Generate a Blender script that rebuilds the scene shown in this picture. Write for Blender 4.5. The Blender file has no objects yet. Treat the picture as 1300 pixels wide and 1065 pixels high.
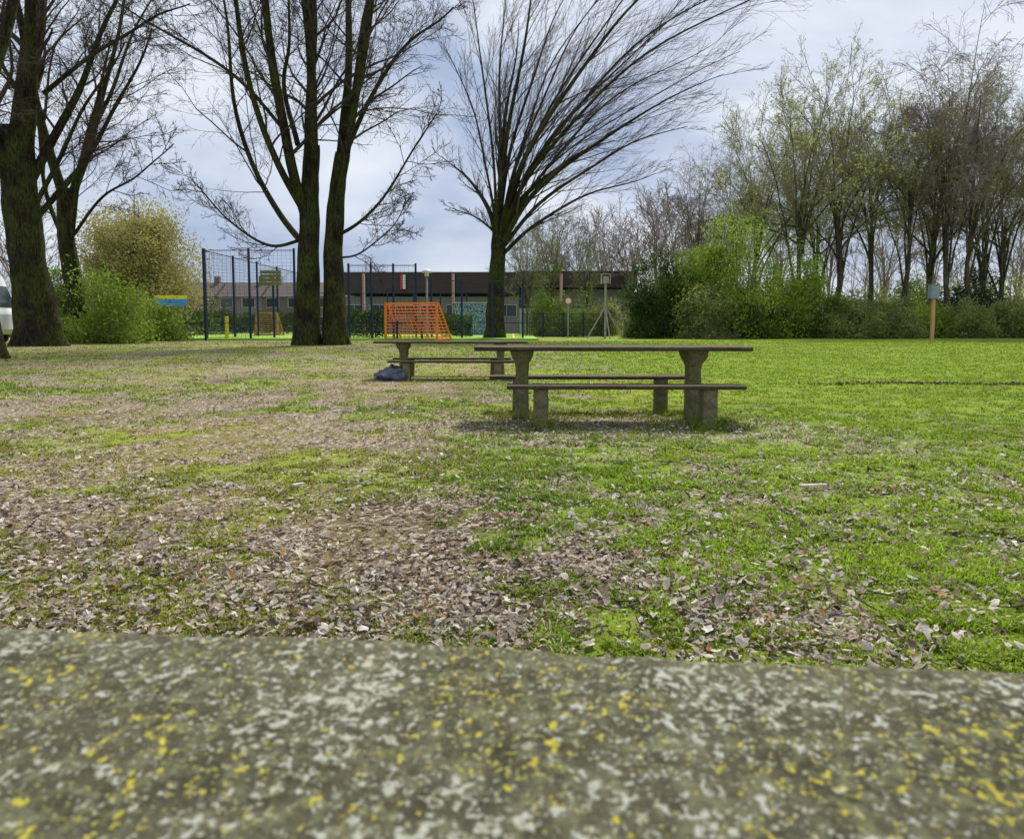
import bpy, bmesh, math, numpy as np
from mathutils import Vector
from mathutils import noise as mn
D=bpy.data; SC=bpy.context.scene
COL=SC.collection

# ------------------------------------------------------------ noise helpers
def vn(x,y,s,seed=0):
    x=np.asarray(x,float)/s; y=np.asarray(y,float)/s
    xi=np.floor(x).astype(np.int64); yi=np.floor(y).astype(np.int64)
    fx=x-xi; fy=y-yi; fx=fx*fx*(3-2*fx); fy=fy*fy*(3-2*fy)
    def h(a,b):
        n=(a*374761393+b*668265263+seed*974634777)&0x7fffffff
        n=((n^(n>>13))*1274126177)&0x7fffffff
        return ((n^(n>>16))&0xffff)/65535.0
    return (h(xi,yi)*(1-fx)+h(xi+1,yi)*fx)*(1-fy)+(h(xi,yi+1)*(1-fx)+h(xi+1,yi+1)*fx)*fy
def fbm(x,y,s,seed=0):
    return (vn(x,y,s,seed)+.5*vn(x,y,s/2.1,seed+1)+.25*vn(x,y,s/4.3,seed+2)+.125*vn(x,y,s/9,seed+3))/1.875
def ss(a,b,v):
    t=np.clip((v-a)/(b-a),0,1); return t*t*(3-2*t)
def g2(x,y,cx,cy,rx,ry): return np.exp(-((x-cx)/rx)**2-((y-cy)/ry)**2)
def gz(x,y): return (fbm(x,y,3.0,50)-.5)*.05+(vn(x,y,14,60)-.5)*.06*ss(5,20,np.abs(y))
def cover(x,y):
    side=x/np.maximum(y,1.0)
    left=1-ss(-.30,.32,side)
    f=fbm(x,y,.9,1); f2=fbm(x,y,.35,9); f3=fbm(x,y,1.6,17)
    dirt=.60*g2(x,y,-2.1,7.1,1.1,1.2)+.65*g2(x,y,-.1,3.2,.8,.4)+.65*g2(x,y,-2.5,3.9,.8,.4)+.55*g2(x,y,-.7,3.7,.8,.4)
    dirt+=.5*g2(x,y,-1.3,3.1,.9,.35)+.3*g2(x,y,1.4,5.0,1.0,.5)+.45*g2(x,y,-1.0,12.5,1.6,2.5)+.24*left*ss(3,9,y)+.10+.17*left
    dirt+=.3*g2(x,y,-5,9,2,2)+.7*g2(x,y,1.2,7.7,1.4,.6)-.12*(1-left)-.15*ss(.15,.3,side)*ss(8,12,y)
    dirt+=.55*g2(x,y,7.0,12.8,1.6,.10)
    dirt=np.clip((dirt*1.1+(f-.5)*1.3+(f2-.5)*1.6-.12),0,1)
    leaf=.34*np.exp(-((y-2.8)/.9)**2)*(1-ss(.4,1.8,x))+.22*np.exp(-((y-2.7)/1.0)**2)
    leaf+=.95*g2(x,y,1.15,7.3,1.9,1.0)+.26*np.exp(-((y-4.8)/2.2)**2)+.26*left*ss(4,9,y)+.39
    leaf+=.12*g2(x,y,-1,4.1,1.5,.6)+.2*g2(x,y,3.6,4.7,2,.7)
    leaf*=(1-.82*ss(.10,.28,side)*ss(8,11,y))
    leaf=np.clip(leaf*1.0+(f3-.5)*.6+(f2-.5)*1.2-.03+.2*(dirt-.35),0,1)
    dry=np.clip(.42*left+(fbm(x,y,1.7,33)-.5)*2.0+.7*g2(x,y,-2.1,7.1,1.6,1.5)+.12,0,1)
    return dirt,leaf,dry

# ------------------------------------------------------------ mesh helpers
def mkmesh(name,V,faces,smooth=False,colors=None):
    V=np.asarray(V,np.float32); me=D.meshes.new(name)
    me.vertices.add(len(V)); me.vertices.foreach_set('co',V.ravel())
    faces=[np.asarray(f,np.int32) for f in faces if len(f)]
    nl=sum(f.size for f in faces); nf=sum(len(f) for f in faces)
    me.loops.add(nl); me.loops.foreach_set('vertex_index',np.concatenate([f.ravel() for f in faces]))
    me.polygons.add(nf)
    tot=np.concatenate([np.full(len(f),f.shape[1],np.int32) for f in faces])
    st=np.concatenate([[0],np.cumsum(tot)[:-1]]).astype(np.int32)
    me.polygons.foreach_set('loop_start',st)
    me.polygons.foreach_set('use_smooth',np.full(nf,smooth))
    me.update(calc_edges=True)
    if colors is not None:
        a=me.attributes.new('col','FLOAT_COLOR','POINT')
        c=np.ones((len(V),4),np.float32); c[:,:3]=colors
        a.data.foreach_set('color',c.ravel())
    return me
def obj(name,me,mat=None,parent=None,loc=(0,0,0),rz=0,**kw):
    o=D.objects.new(name,me); COL.objects.link(o)
    o.location=loc; o.rotation_euler=(0,0,rz)
    if mat is not None and me is not None and len(me.materials)==0: me.materials.append(mat)
    if parent: o.parent=parent
    for k,v in kw.items(): o[k]=v
    return o
def thing(name,loc,label,category,group=None,rz=0,scale=None):
    e=D.objects.new(name,None); COL.objects.link(e); e.location=loc; e.rotation_euler=(0,0,rz)
    e.empty_display_size=.3
    if scale: e.scale=scale
    e['label']=label; e['category']=category
    if group: e['group']=group
    return e
BF=np.array([[0,1,3,2],[4,6,7,5],[0,4,5,1],[2,3,7,6],[0,2,6,4],[1,5,7,3]])
def boxes(name,L):
    L=np.asarray(L,float); c=L[:,:3]; s=L[:,3:]/2
    o=np.array([[i,j,k] for i in(-1,1) for j in(-1,1) for k in(-1,1)])
    V=(c[:,None]+o[None]*s[:,None]).reshape(-1,3)
    F=(BF[None]+8*np.arange(len(L))[:,None,None]).reshape(-1,4)
    return mkmesh(name,V,[F])
def bevelbox(name,sx,sy,sz,b=.01,z0=0,cx=0,cy=0):
    bm=bmesh.new(); bmesh.ops.create_cube(bm,size=1)
    for v in bm.verts: v.co=Vector((v.co.x*sx+cx,v.co.y*sy+cy,(v.co.z+.5)*sz+z0))
    bmesh.ops.bevel(bm,geom=bm.edges[:],offset=b,segments=2,affect='EDGES')
    me=D.meshes.new(name); bm.to_mesh(me); bm.free(); return me
def loft(name,secs,nz=1,jit=0):
    rng=np.random.default_rng(len(name)*3+len(secs)); V=[];n=16
    for (z,sx,sy,cx,cy) in secs:
        for k in range(n):
            a=2*math.pi*k/n+math.pi/16
            c,s=math.cos(a),math.sin(a); p=.28
            x=np.sign(c)*abs(c)**p*sx/2; y=np.sign(s)*abs(s)**p*sy/2
            V.append((cx+x+rng.normal(0,jit),cy+y+rng.normal(0,jit),z))
    F=[[i*n+k,i*n+(k+1)%n,(i+1)*n+(k+1)%n,(i+1)*n+k] for i in range(len(secs)-1) for k in range(n)]
    top=[[(len(secs)-1)*n+k for k in range(n)]]
    return mkmesh(name,V,[F,top],smooth=False)
def tubes(P,Rr,sides):
    T,N,_=P.shape
    tan=np.gradient(P,axis=1); tan/=np.linalg.norm(tan,axis=2,keepdims=True)+1e-9
    ref=np.tile(np.array([.31,.95,.05]),(T,1,1)); 
    m=tan.mean(axis=1,keepdims=True); m/=np.linalg.norm(m,axis=2,keepdims=True)+1e-9
    par=np.abs((m*ref).sum(2,keepdims=True))>.85
    ref=np.where(par,np.array([.95,-.2,.2]),ref)
    u=np.cross(tan,np.broadcast_to(ref,tan.shape)); u/=np.linalg.norm(u,axis=2,keepdims=True)+1e-9
    v=np.cross(tan,u)
    a=np.arange(sides)*2*np.pi/sides
    V=P[:,:,None]+Rr[:,:,None,None]*(np.cos(a)[None,None,:,None]*u[:,:,None]+np.sin(a)[None,None,:,None]*v[:,:,None])
    base=(np.arange(T)[:,None,None]*N+np.arange(N-1)[None,:,None])*sides
    k=np.arange(sides)[None,None]; k2=(k+1)%sides
    F=np.stack([base+k,base+k2,base+sides+k2,base+sides+k],axis=-1).reshape(-1,4)
    return V.reshape(-1,3),F
def join(parts):
    V=[];F=[];o=0
    for v,f in parts: V.append(v);F.append(f+o);o+=len(v)
    return np.concatenate(V),np.concatenate(F)
def grow(P,Rr,n,t0,t1,ratio,ang,trop,wob,rr,N2,rng,bias=(0,0,0),rmin=.004,lenabs=None,fall=.75):
    T,N,_=P.shape; L=np.linalg.norm(np.diff(P,axis=1),axis=2).sum(1)
    idx=np.repeat(np.arange(T),n); t=t0+(t1-t0)*((np.tile(np.arange(n),T)+rng.random(T*n))/n)
    f=t*(N-1); i=np.minimum(f.astype(int),N-2); w=(f-i)[:,None]
    pos=P[idx,i]*(1-w)+P[idx,i+1]*w; tan=P[idx,i+1]-P[idx,i]; tan/=np.linalg.norm(tan,axis=1,keepdims=True)+1e-9
    pr=Rr[idx,i]*(1-w[:,0])+Rr[idx,i+1]*w[:,0]
    q=rng.normal(size=(T*n,3)); q-=(q*tan).sum(1,keepdims=True)*tan; q/=np.linalg.norm(q,axis=1,keepdims=True)+1e-9
    a=np.radians(rng.normal(ang,ang*.22,T*n))[:,None]
    d=np.cos(a)*tan+np.sin(a)*q
    ll=(L[idx] if lenabs is None else np.full(T*n,lenabs))*ratio*(1.08-fall*t)*rng.uniform(.6,1.25,T*n)
    st=(ll/(N2-1))[:,None]; out=np.zeros((T*n,N2,3)); out[:,0]=pos
    b=np.array([0,0,trop])+np.array(bias)
    for k in range(1,N2):
        d=d+b+rng.normal(0,wob,d.shape); d/=np.linalg.norm(d,axis=1,keepdims=True)+1e-9
        out[:,k]=out[:,k-1]+d*st
    r0=np.maximum(pr*rr*rng.uniform(.6,1.05,T*n),rmin*1.3)
    rad=r0[:,None]*(1-np.linspace(0,1,N2)**.8*.8)[None]; rad=np.maximum(rad,rmin)
    return out,rad
def spline(pts,n):
    p=np.asarray(pts,float); m=len(p)
    ext=np.vstack([2*p[0]-p[1],p,2*p[-1]-p[-2]]); t=np.linspace(0,m-1,n); i=np.minimum(t.astype(int),m-2); f=(t-i)[:,None]
    a,b,c,d=ext[i],ext[i+1],ext[i+2],ext[i+3]
    return .5*((2*b)+(-a+c)*f+(2*a-5*b+4*c-d)*f**2+(-a+3*b-3*c+d)*f**3)
def leafquads(C,size,rng,flat=0):
    n=len(C); a=rng.normal(size=(n,3)); 
    if flat: a[:,2]*=flat
    a/=np.linalg.norm(a,axis=1,keepdims=True); b=rng.normal(size=(n,3)); b-=(a*b).sum(1,keepdims=True)*a; b/=np.linalg.norm(b,axis=1,keepdims=True)
    s=(size*rng.uniform(.5,1.35,n))[:,None]
    V=np.stack([C-a*s*.6,C-b*s*.32,C+a*s*.6,C+b*s*.32],1).reshape(-1,3)
    return V,np.arange(n*4).reshape(-1,4)

# ------------------------------------------------------------ materials
class NT:
    def __init__(s,name):
        s.m=D.materials.new(name); s.m.use_nodes=True; s.t=s.m.node_tree; s.N=s.t.nodes; s.b=s.N['Principled BSDF']; s.out=s.N['Material Output']
        s.geo=s.N.new('ShaderNodeNewGeometry'); s.tc=s.N.new('ShaderNodeTexCoord')
    def l(s,a,b): s.t.links.new(a,b)
    def noise(s,scale,detail=4,rough=.6,co='pos',stretch=None,dist=0):
        n=s.N.new('ShaderNodeTexNoise'); n.inputs['Scale'].default_value=scale; n.inputs['Detail'].default_value=detail; n.inputs['Roughness'].default_value=rough; n.inputs['Distortion'].default_value=dist
        src=s.geo.outputs['Position'] if co=='pos' else s.tc.outputs['Object']
        if stretch:
            m=s.N.new('ShaderNodeMapping'); m.inputs['Scale'].default_value=stretch; s.l(src,m.inputs[0]); src=m.outputs[0]
        s.l(src,n.inputs['Vector']); return n.outputs['Fac']
    def voro(s,scale,co='pos',out='Color'):
        n=s.N.new('ShaderNodeTexVoronoi'); n.inputs['Scale'].default_value=scale
        s.l(s.geo.outputs['Position'] if co=='pos' else s.tc.outputs['Object'],n.inputs['Vector']); return n.outputs[out]
    def ramp(s,f,stops):
        r=s.N.new('ShaderNodeValToRGB'); e=r.color_ramp.elements
        while len(e)<len(stops): e.new(.5)
        for k,(p,c) in enumerate(stops):
            e[k].position=p; e[k].color=(*c,1) if hasattr(c,'__len__') else (c,c,c,1)
        s.l(f,r.inputs[0]); return r.outputs[0]
    def mix(s,f,a,b,mode='MIX'):
        n=s.N.new('ShaderNodeMix'); n.data_type='RGBA'; n.blend_type=mode
        for sock,v in ((n.inputs[0],f),(n.inputs[6],a),(n.inputs[7],b)):
            if hasattr(v,'links'): s.l(v,sock)
            elif isinstance(v,(int,float)): sock.default_value=v
            else: sock.default_value=(*v,1)
        return n.outputs[2]
    def math(s,op,a,b=0):
        n=s.N.new('ShaderNodeMath'); n.operation=op
        for k,v in enumerate((a,b)):
            if hasattr(v,'links'): s.l(v,n.inputs[k])
            else: n.inputs[k].default_value=v
        return n.outputs[0]
    def color(s,c):
        if hasattr(c,'links'): s.l(c,s.b.inputs['Base Color'])
        else: s.b.inputs['Base Color'].default_value=(*c,1)
    def bump(s,f,strength=.4,dist=.01):
        n=s.N.new('ShaderNodeBump'); n.inputs['Strength'].default_value=strength; n.inputs['Distance'].default_value=dist
        s.l(f,n.inputs['Height']); s.l(n.outputs[0],s.b.inputs['Normal'])
    def rough(s,v,spec=.3): s.b.inputs['Roughness'].default_value=v; s.b.inputs['Specular IOR Level'].default_value=spec
    def translucent(s,col,fac):
        t=s.N.new('ShaderNodeBsdfTranslucent'); m=s.N.new('ShaderNodeMixShader'); m.inputs[0].default_value=fac
        if hasattr(col,'links'): s.l(col,t.inputs[0])
        else: t.inputs[0].default_value=(*col,1)
        s.l(s.b.outputs[0],m.inputs[1]); s.l(t.outputs[0],m.inputs[2]); s.l(m.outputs[0],s.out.inputs[0])
def nm(name,stops,scale,rough=.85,bump=.3,bd=.01,co='pos',stretch=None,spec=.25,trans=0,detail=5):
    m=NT(name); f=m.noise(scale,detail,.65,co,stretch); c=m.ramp(f,stops); m.color(c); m.rough(rough,spec)
    if bump: m.bump(f,bump,bd)
    if trans: m.translucent(c,trans)
    return m.m
def foliage(name,dark,mid,light,sc=.7,tr=.3):
    m=NT(name); f=m.noise(sc,3); g=m.noise(9,2)
    f2=m.math('ADD',m.math('MULTIPLY',f,.7),m.math('MULTIPLY',g,.3))
    c=m.ramp(f2,[(.36,dark),(.5,mid),(.64,light)]); m.color(c); m.rough(.7,.2); m.translucent(c,tr); return m.m
def bark(name,a,b,moss,mossy=.5):
    m=NT(name); f=m.noise(3.2,8,.7,'pos',(3.5,3.5,.5)); g=m.noise(.9,5,.6); k=m.noise(11,6,.7,'pos',(1.5,1.5,.35))
    c=m.ramp(f,[(.32,a),(.68,b)]); mk=m.ramp(g,[(.60-mossy*.25,0),(.70-mossy*.2,.85)])
    c=m.mix(mk,c,moss); c=m.mix(m.ramp(k,[(.38,.15),(.6,1)]),(0.008,.007,.006),c); m.color(c); m.rough(.95,.08)
    m.bump(k,1.0,.12); return m.m
M_bark=bark('bark_dark',(.018,.015,.011),(.085,.07,.045),(.095,.11,.026),.75)
M_bark2=bark('bark_grey_green',(.08,.068,.048),(.23,.20,.145),(.20,.20,.085),.5)
M_twig=nm('twig_brown',[(.3,(.036,.027,.022)),(.7,(.09,.066,.05))],.8,.9,0)
M_twigw=nm('twig_grey_brown',[(.3,(.055,.043,.033)),(.7,(.12,.095,.07))],.8,.9,0)
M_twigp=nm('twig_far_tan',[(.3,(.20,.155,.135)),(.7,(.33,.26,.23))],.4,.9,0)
M_twigg=nm('twig_greenish',[(.3,(.18,.155,.10)),(.7,(.34,.30,.19))],.5,.9,0)
M_bud=foliage('budding_leaf',(.24,.28,.08),(.42,.48,.13),(.58,.65,.21),.7,.45)
M_willow=foliage('willow_leaf',(.24,.22,.07),(.42,.39,.13),(.60,.55,.22),.5)
M_fresh=foliage('fresh_leaf',(.08,.13,.015),(.20,.30,.03),(.36,.48,.06),.9)
M_mix=foliage('mixed_shrub_leaf',(.05,.09,.018),(.17,.26,.035),(.42,.54,.075),.38,.35)
M_bright=foliage('bright_leaf',(.12,.19,.025),(.30,.43,.05),(.48,.60,.09),.55,.4)
M_ever=foliage('evergreen_leaf',(.018,.038,.010),(.06,.10,.02),(.17,.24,.045),.6,.25)
M_brush=foliage('brush_leaf',(.14,.145,.05),(.28,.31,.09),(.46,.50,.15),.9,.4)
M_conifer=foliage('dark_needle',(.012,.026,.014),(.028,.052,.024),(.07,.10,.04),1.2,.15)

# ------------------------------------------------------------ world & light
W=D.worlds.new('World'); SC.world=W; W.use_nodes=True
nt=W.node_tree; N=nt.nodes; bg=N['Background']
SUN_EL=math.radians(50); SUN_AZ=math.radians(14)
sky=N.new('ShaderNodeTexSky'); sky.sky_type='NISHITA'; sky.sun_disc=False; sky.sun_elevation=SUN_EL; sky.sun_rotation=SUN_AZ; sky.dust_density=1
tc=N.new('ShaderNodeTexCoord'); mp=N.new('ShaderNodeMapping'); mp.inputs['Scale'].default_value=(1,1,2.4); mp.inputs['Location'].default_value=(.35,0.2,.1)
nz=N.new('ShaderNodeTexNoise'); nz.inputs['Scale'].default_value=2.3; nz.inputs['Detail'].default_value=7; nz.inputs['Roughness'].default_value=.5; nz.inputs['Distortion'].default_value=.3
rp=N.new('ShaderNodeValToRGB'); e=rp.color_ramp.elements
e[0].position=.38; e[0].color=(.42,.51,.71,1); e[1].position=.60; e[1].color=(.86,.91,1.0,1)
vm=N.new('ShaderNodeVectorMath'); vm.operation='SCALE'; vm.inputs['Scale'].default_value=9.9
mx=N.new('ShaderNodeMix'); mx.data_type='RGBA'; mx.inputs[0].default_value=.9
L=nt.links.new
L(tc.outputs['Generated'],mp.inputs[0]); L(mp.outputs[0],nz.inputs['Vector']); L(nz.outputs['Fac'],rp.inputs[0]); L(rp.outputs[0],vm.inputs[0])
L(sky.outputs[0],mx.inputs[6]); L(vm.outputs[0],mx.inputs[7]); L(mx.outputs[2],bg.inputs[0]); bg.inputs[1].default_value=.1
sl=D.lights.new('sun','SUN'); sl.energy=4.8; sl.angle=math.radians(7); sl.color=(1,.94,.80)
so=D.objects.new('sun',sl); COL.objects.link(so)
sd=Vector((math.sin(SUN_AZ)*math.cos(SUN_EL),math.cos(SUN_AZ)*math.cos(SUN_EL),math.sin(SUN_EL)))
so.rotation_euler=(-sd).to_track_quat('-Z','Y').to_euler(); so.location=(0,0,40)

# ------------------------------------------------------------ camera
cam=D.cameras.new('camera'); co=D.objects.new('camera',cam); COL.objects.link(co); SC.camera=co
co.location=(0,0,1.03); co.rotation_euler=(math.radians(90-4.6),0,0)
cam.lens=26; cam.sensor_width=36; cam.shift_y=-.0346; cam.clip_start=.02; cam.clip_end=2000
cam.dof.use_dof=True; cam.dof.focus_distance=9; cam.dof.aperture_fstop=9.5
SC.view_settings.view_transform='Standard'; SC.view_settings.look='None'; SC.view_settings.exposure=0

# ------------------------------------------------------------ ground
ux=np.linspace(-7.1,7.1,620); uy=np.linspace(-3.5,7.1,520)
gx=np.sinh(ux)*.9; gy=np.sinh(uy)*.9+1.5
X,Y=np.meshgrid(gx,gy); V=np.stack([X,Y,gz(X,Y)],-1).reshape(-1,3)
nx_,ny_=len(gx),len(gy); a=(np.arange(ny_-1)[:,None]*nx_+np.arange(nx_-1)[None]).ravel()
d_,l_,y_=cover(X.ravel(),Y.ravel())
gm=mkmesh('ground',V,[np.stack([a,a+1,a+nx_+1,a+nx_],1)],True,np.stack([d_,l_,y_],1))
m=NT('ground_lawn')
at=m.N.new('ShaderNodeAttribute'); at.attribute_name='col'; sp=m.N.new('ShaderNodeSeparateColor'); m.l(at.outputs['Color'],sp.inputs[0])
nf=m.noise(38,6,.7); nmid=m.noise(6,5,.65); nlow=m.noise(.5,4,.6); vc=m.voro(42)
soil=m.ramp(nf,[(.3,(.035,.025,.015)),(.55,(.12,.09,.053)),(.75,(.26,.205,.13))])
tan=m.ramp(nf,[(.3,(.15,.12,.04)),(.7,(.42,.36,.14))])
soil=m.mix(m.math('MULTIPLY',sp.outputs[2],.85),soil,tan)
green=m.ramp(nmid,[(.3,(.07,.12,.012)),(.7,(.22,.33,.03))])
yel=m.ramp(nmid,[(.3,(.15,.16,.022)),(.7,(.36,.36,.06))])
gr=m.mix(m.math('MULTIPLY',sp.outputs[2],.8),green,yel)
gr=m.mix(m.ramp(nlow,[(.35,0),(.7,.5)]),gr,(.32,.46,.04))
dm=m.math('ADD',sp.outputs[0],m.math('MULTIPLY',m.math('SUBTRACT',nf,.5),1.8))
c=m.mix(m.ramp(dm,[(.22,0),(.68,1)]),gr,soil)
sv=m.N.new('ShaderNodeSeparateColor'); m.l(vc,sv.inputs[0])
lc=m.ramp(sv.outputs[1],[(0,(.13,.09,.065)),(.5,(.36,.29,.22)),(1,(.64,.56,.48))])
lm=m.math('GREATER_THAN',m.math('ADD',m.math('MULTIPLY',sp.outputs[1],.5),m.math('MULTIPLY',sv.outputs[0],.5)),.69)
c=m.mix(lm,c,lc); m.color(c); m.rough(.95,.1); m.bump(m.math('ADD',nf,m.math('MULTIPLY',nmid,.6)),.9,.03)
obj('ground',gm,m.m,kind='structure')

def scatter(n,d0,d1,k,rng):
    d=d0*(d1/d0)**rng.random(n); x=rng.uniform(-k,k,n)*d+rng.uniform(-.3,.3,n); return x,d
def grass(n,d0,d1,near,seed):
    rng=np.random.default_rng(seed); x,y=scatter(n,d0,d1,.86,rng)
    dirt,leaf,dry=cover(x,y)
    tuft=fbm(x,y,.13,71); tuft2=fbm(x,y,.6,75)
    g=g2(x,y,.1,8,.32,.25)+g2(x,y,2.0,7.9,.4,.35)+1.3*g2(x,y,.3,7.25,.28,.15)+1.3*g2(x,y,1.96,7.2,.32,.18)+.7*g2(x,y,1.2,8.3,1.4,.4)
    p=(1-dirt*1.22)*(.10+1.45*ss(.37,.65,tuft))+g
    keep=rng.random(n)<p; x,y,dirt,leaf,dry,tuft,tuft2,g=[q[keep] for q in(x,y,dirt,leaf,dry,tuft,tuft2,g)]
    n=len(x); h=(.013+.030*ss(.35,.8,tuft)*rng.uniform(.4,1.3,n)+.012*tuft2)*(1+2.2*np.clip(g,0,1)*rng.random(n))*(1-.35*dry); h*=1+.010*y
    w=.0018+.0007*y; w=w*rng.uniform(.7,1.3,n)
    az=rng.uniform(0,2*np.pi,n); lean=rng.uniform(.1,1.2,n); la=rng.uniform(0,2*np.pi,n)
    base=np.stack([x,y,gz(x,y)-.004],1); s=np.stack([np.cos(az),np.sin(az),0*az],1)*w[:,None]
    ld=np.stack([np.cos(la)*lean,np.sin(la)*lean,np.ones(n)],1)
    tip=base+ld*h[:,None]; 
    green=np.array([.17,.29,.018]); yel=np.array([.43,.42,.065]); lime=np.array([.38,.54,.04]); straw=np.array([.58,.50,.28])
    side=x/np.maximum(y,1); q=rng.random(n)
    c=green*(1-dry[:,None])+yel*dry[:,None]
    lf=(ss(-.15,.4,side)*.75+ss(.4,.65,tuft2)*.3)[:,None]*(1-.6*dry[:,None]); c=c*(1-lf)+lime*lf
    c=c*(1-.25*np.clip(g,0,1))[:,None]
    c=np.where((q<.05+.13*(side<.1))[:,None],straw,c)*rng.uniform(.45,1.35,n)[:,None]
    if near:
        mid=base+ld*h[:,None]*.55; mid[:,2]+=h*.12; tip[:,2]-=h*lean*.25
        V=np.stack([base-s,base+s,mid-s*.75,mid+s*.75,tip],1).reshape(-1,3); i=np.arange(n)[:,None]*5
        F=[i+np.array([[0,1,3,2]]),i+np.array([[2,3,4]])]; k=5
    else:
        V=np.stack([base-s,base+s,tip],1).reshape(-1,3); F=[np.arange(n*3).reshape(-1,3)]; k=3
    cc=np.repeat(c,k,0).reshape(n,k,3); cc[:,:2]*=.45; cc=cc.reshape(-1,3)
    return V,F,cc
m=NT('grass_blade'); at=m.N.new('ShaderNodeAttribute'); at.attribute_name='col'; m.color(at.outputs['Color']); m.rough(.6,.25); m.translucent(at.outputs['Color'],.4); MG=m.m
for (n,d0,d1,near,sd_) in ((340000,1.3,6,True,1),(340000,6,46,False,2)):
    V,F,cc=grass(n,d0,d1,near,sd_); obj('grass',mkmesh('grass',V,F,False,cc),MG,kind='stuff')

def leaves(n,d0,d1,seed):
    rng=np.random.default_rng(seed); x,y=scatter(n,d0,d1,.86,rng)
    dirt,leaf,dry=cover(x,y); keep=rng.random(n)<(leaf**1.9*.70+.02); x,y=x[keep],y[keep]; n=len(x)
    ln=(.012+.036*rng.random(n)**1.7)*(1+.014*y); wd=ln*rng.uniform(.35,.85,n)
    t=np.array([0,.28,.55,.8,1]); T=np.array([.2,.5,.78]); wl=rng.uniform(.1,.6,(n,3)); wr=rng.uniform(.1,.6,(n,3))
    curl=rng.uniform(-.3,1.1,n)**1; bend=rng.uniform(-.5,.8,n)
    def pt(tt,ww):
        X=ww*wd[:,None] if np.ndim(ww)==2 else np.zeros((n,len(tt))); 
        tt=np.broadcast_to(tt,X.shape)
        if np.ndim(ww)==2: tt=tt+rng.normal(0,.08,X.shape)
        Yl=(tt-.5)*ln[:,None]; Z=np.abs(X)*curl[:,None]*.7+((tt-.5)**2)*ln[:,None]*bend[:,None]*1.3+rng.normal(0,.0015,X.shape)
        return np.stack([X*(1-.25*np.abs(curl[:,None])),Yl,Z],-1)
    P=np.concatenate([pt(t,0),pt(T,wl),pt(T,-wr)],1)
    tx=rng.normal(0,.3,n); ty=rng.normal(0,.3,n); az=rng.uniform(0,2*np.pi,n); flip=np.where(rng.random(n)<.4,-1,1)
    P[...,2]*=flip[:,None]
    P[...,2]+=P[...,0]*tx[:,None]+P[...,1]*ty[:,None]
    ca,sa=np.cos(az)[:,None],np.sin(az)[:,None]
    X=P[...,0]*ca-P[...,1]*sa; Yy=P[...,0]*sa+P[...,1]*ca; Z=P[...,2]-P[...,2].min(1,keepdims=True)*.8
    g=gz(x,y)[:,None]+(.004+(rng.random((n,1)))*.024)*(1-.6*dirt[keep][:,None])
    V=np.stack([X+x[:,None],Yy+y[:,None],Z+g+.002],-1).reshape(-1,3)
    i=np.arange(n)[:,None,None]*11
    q=(i+np.array([[1,2,6,5],[2,3,7,6],[2,1,8,9],[3,2,9,10]])).reshape(-1,4); tr=(i+np.array([[0,1,5],[3,4,7],[1,0,8],[4,3,10]])).reshape(-1,3)
    pal=np.array([(.60,.49,.39),(.44,.35,.27),(.72,.63,.53),(.27,.19,.13),(.48,.28,.12),(.88,.82,.74),(.11,.075,.05)])
    c=pal[rng.choice(7,n,p=[.23,.17,.22,.11,.05,.14,.08])]*rng.uniform(.7,1.15,n)[:,None]
    cc=np.repeat(c,11,0).reshape(n,11,3); cc[:,:5]*=.7
    return V,[q,tr],cc.reshape(-1,3)
m=NT('dead_leaf'); at=m.N.new('ShaderNodeAttribute'); at.attribute_name='col'; f=m.noise(90,4)
c=m.mix(.4,at.outputs['Color'],m.ramp(f,[(.3,.45),(.7,1)]),'MULTIPLY'); m.color(c); m.rough(.75,.25); m.translucent(c,.2)
V,F,cc=leaves(175000,1.3,34,5); obj('fallen_leaves',mkmesh('fallen_leaves',V,F,False,cc),m.m,kind='stuff')
rng=np.random.default_rng(11); nn=900; x,y=scatter(nn,1.8,9,.8,rng)
P=np.zeros((nn,4,3)); az=rng.uniform(0,6.28,nn); ll=rng.uniform(.03,.18,nn)
for k in range(4):
    P[:,k,0]=x+np.cos(az)*ll*(k/3-.5)+rng.normal(0,.006,nn); P[:,k,1]=y+np.sin(az)*ll*(k/3-.5)+rng.normal(0,.006,nn); P[:,k,2]=gz(P[:,k,0],P[:,k,1])+.012+rng.uniform(0,.015,nn)
V,F=tubes(P,np.full((nn,4),1)*rng.uniform(.001,.003,nn)[:,None],4); obj('fallen_twigs',mkmesh('fallen_twigs',V,[F]),M_twig,kind='stuff')
n=420; x=5.0+3.9*rng.random(n)**.8; y=12.85+.12*np.sin(x*2.1)+rng.normal(0,.10,n)
dirs=np.array([[1,0,0],[-1,0,0],[0,1,0],[0,-1,0],[0,0,1],[0,0,-1.]])
s=rng.uniform(.010,.045,n)*(.4+.6*vn(x,y,.5,4)); V=(np.stack([x,y,gz(x,y)+.012],1)[:,None]+dirs[None]*s[:,None,None]*rng.uniform(.6,1.3,(n,6,1))).reshape(-1,3)
F=(np.arange(n)[:,None,None]*6+np.array([[0,2,4],[2,1,4],[1,3,4],[3,0,4],[2,0,5],[1,2,5],[3,1,5],[0,3,5]])).reshape(-1,3)
M_soil=nm('soil',[(.3,(.05,.035,.024)),(.7,(.13,.095,.065))],30,.95,.5); obj('soil_clods',mkmesh('soil_clods',V,[F]),M_soil,kind='stuff')

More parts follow.
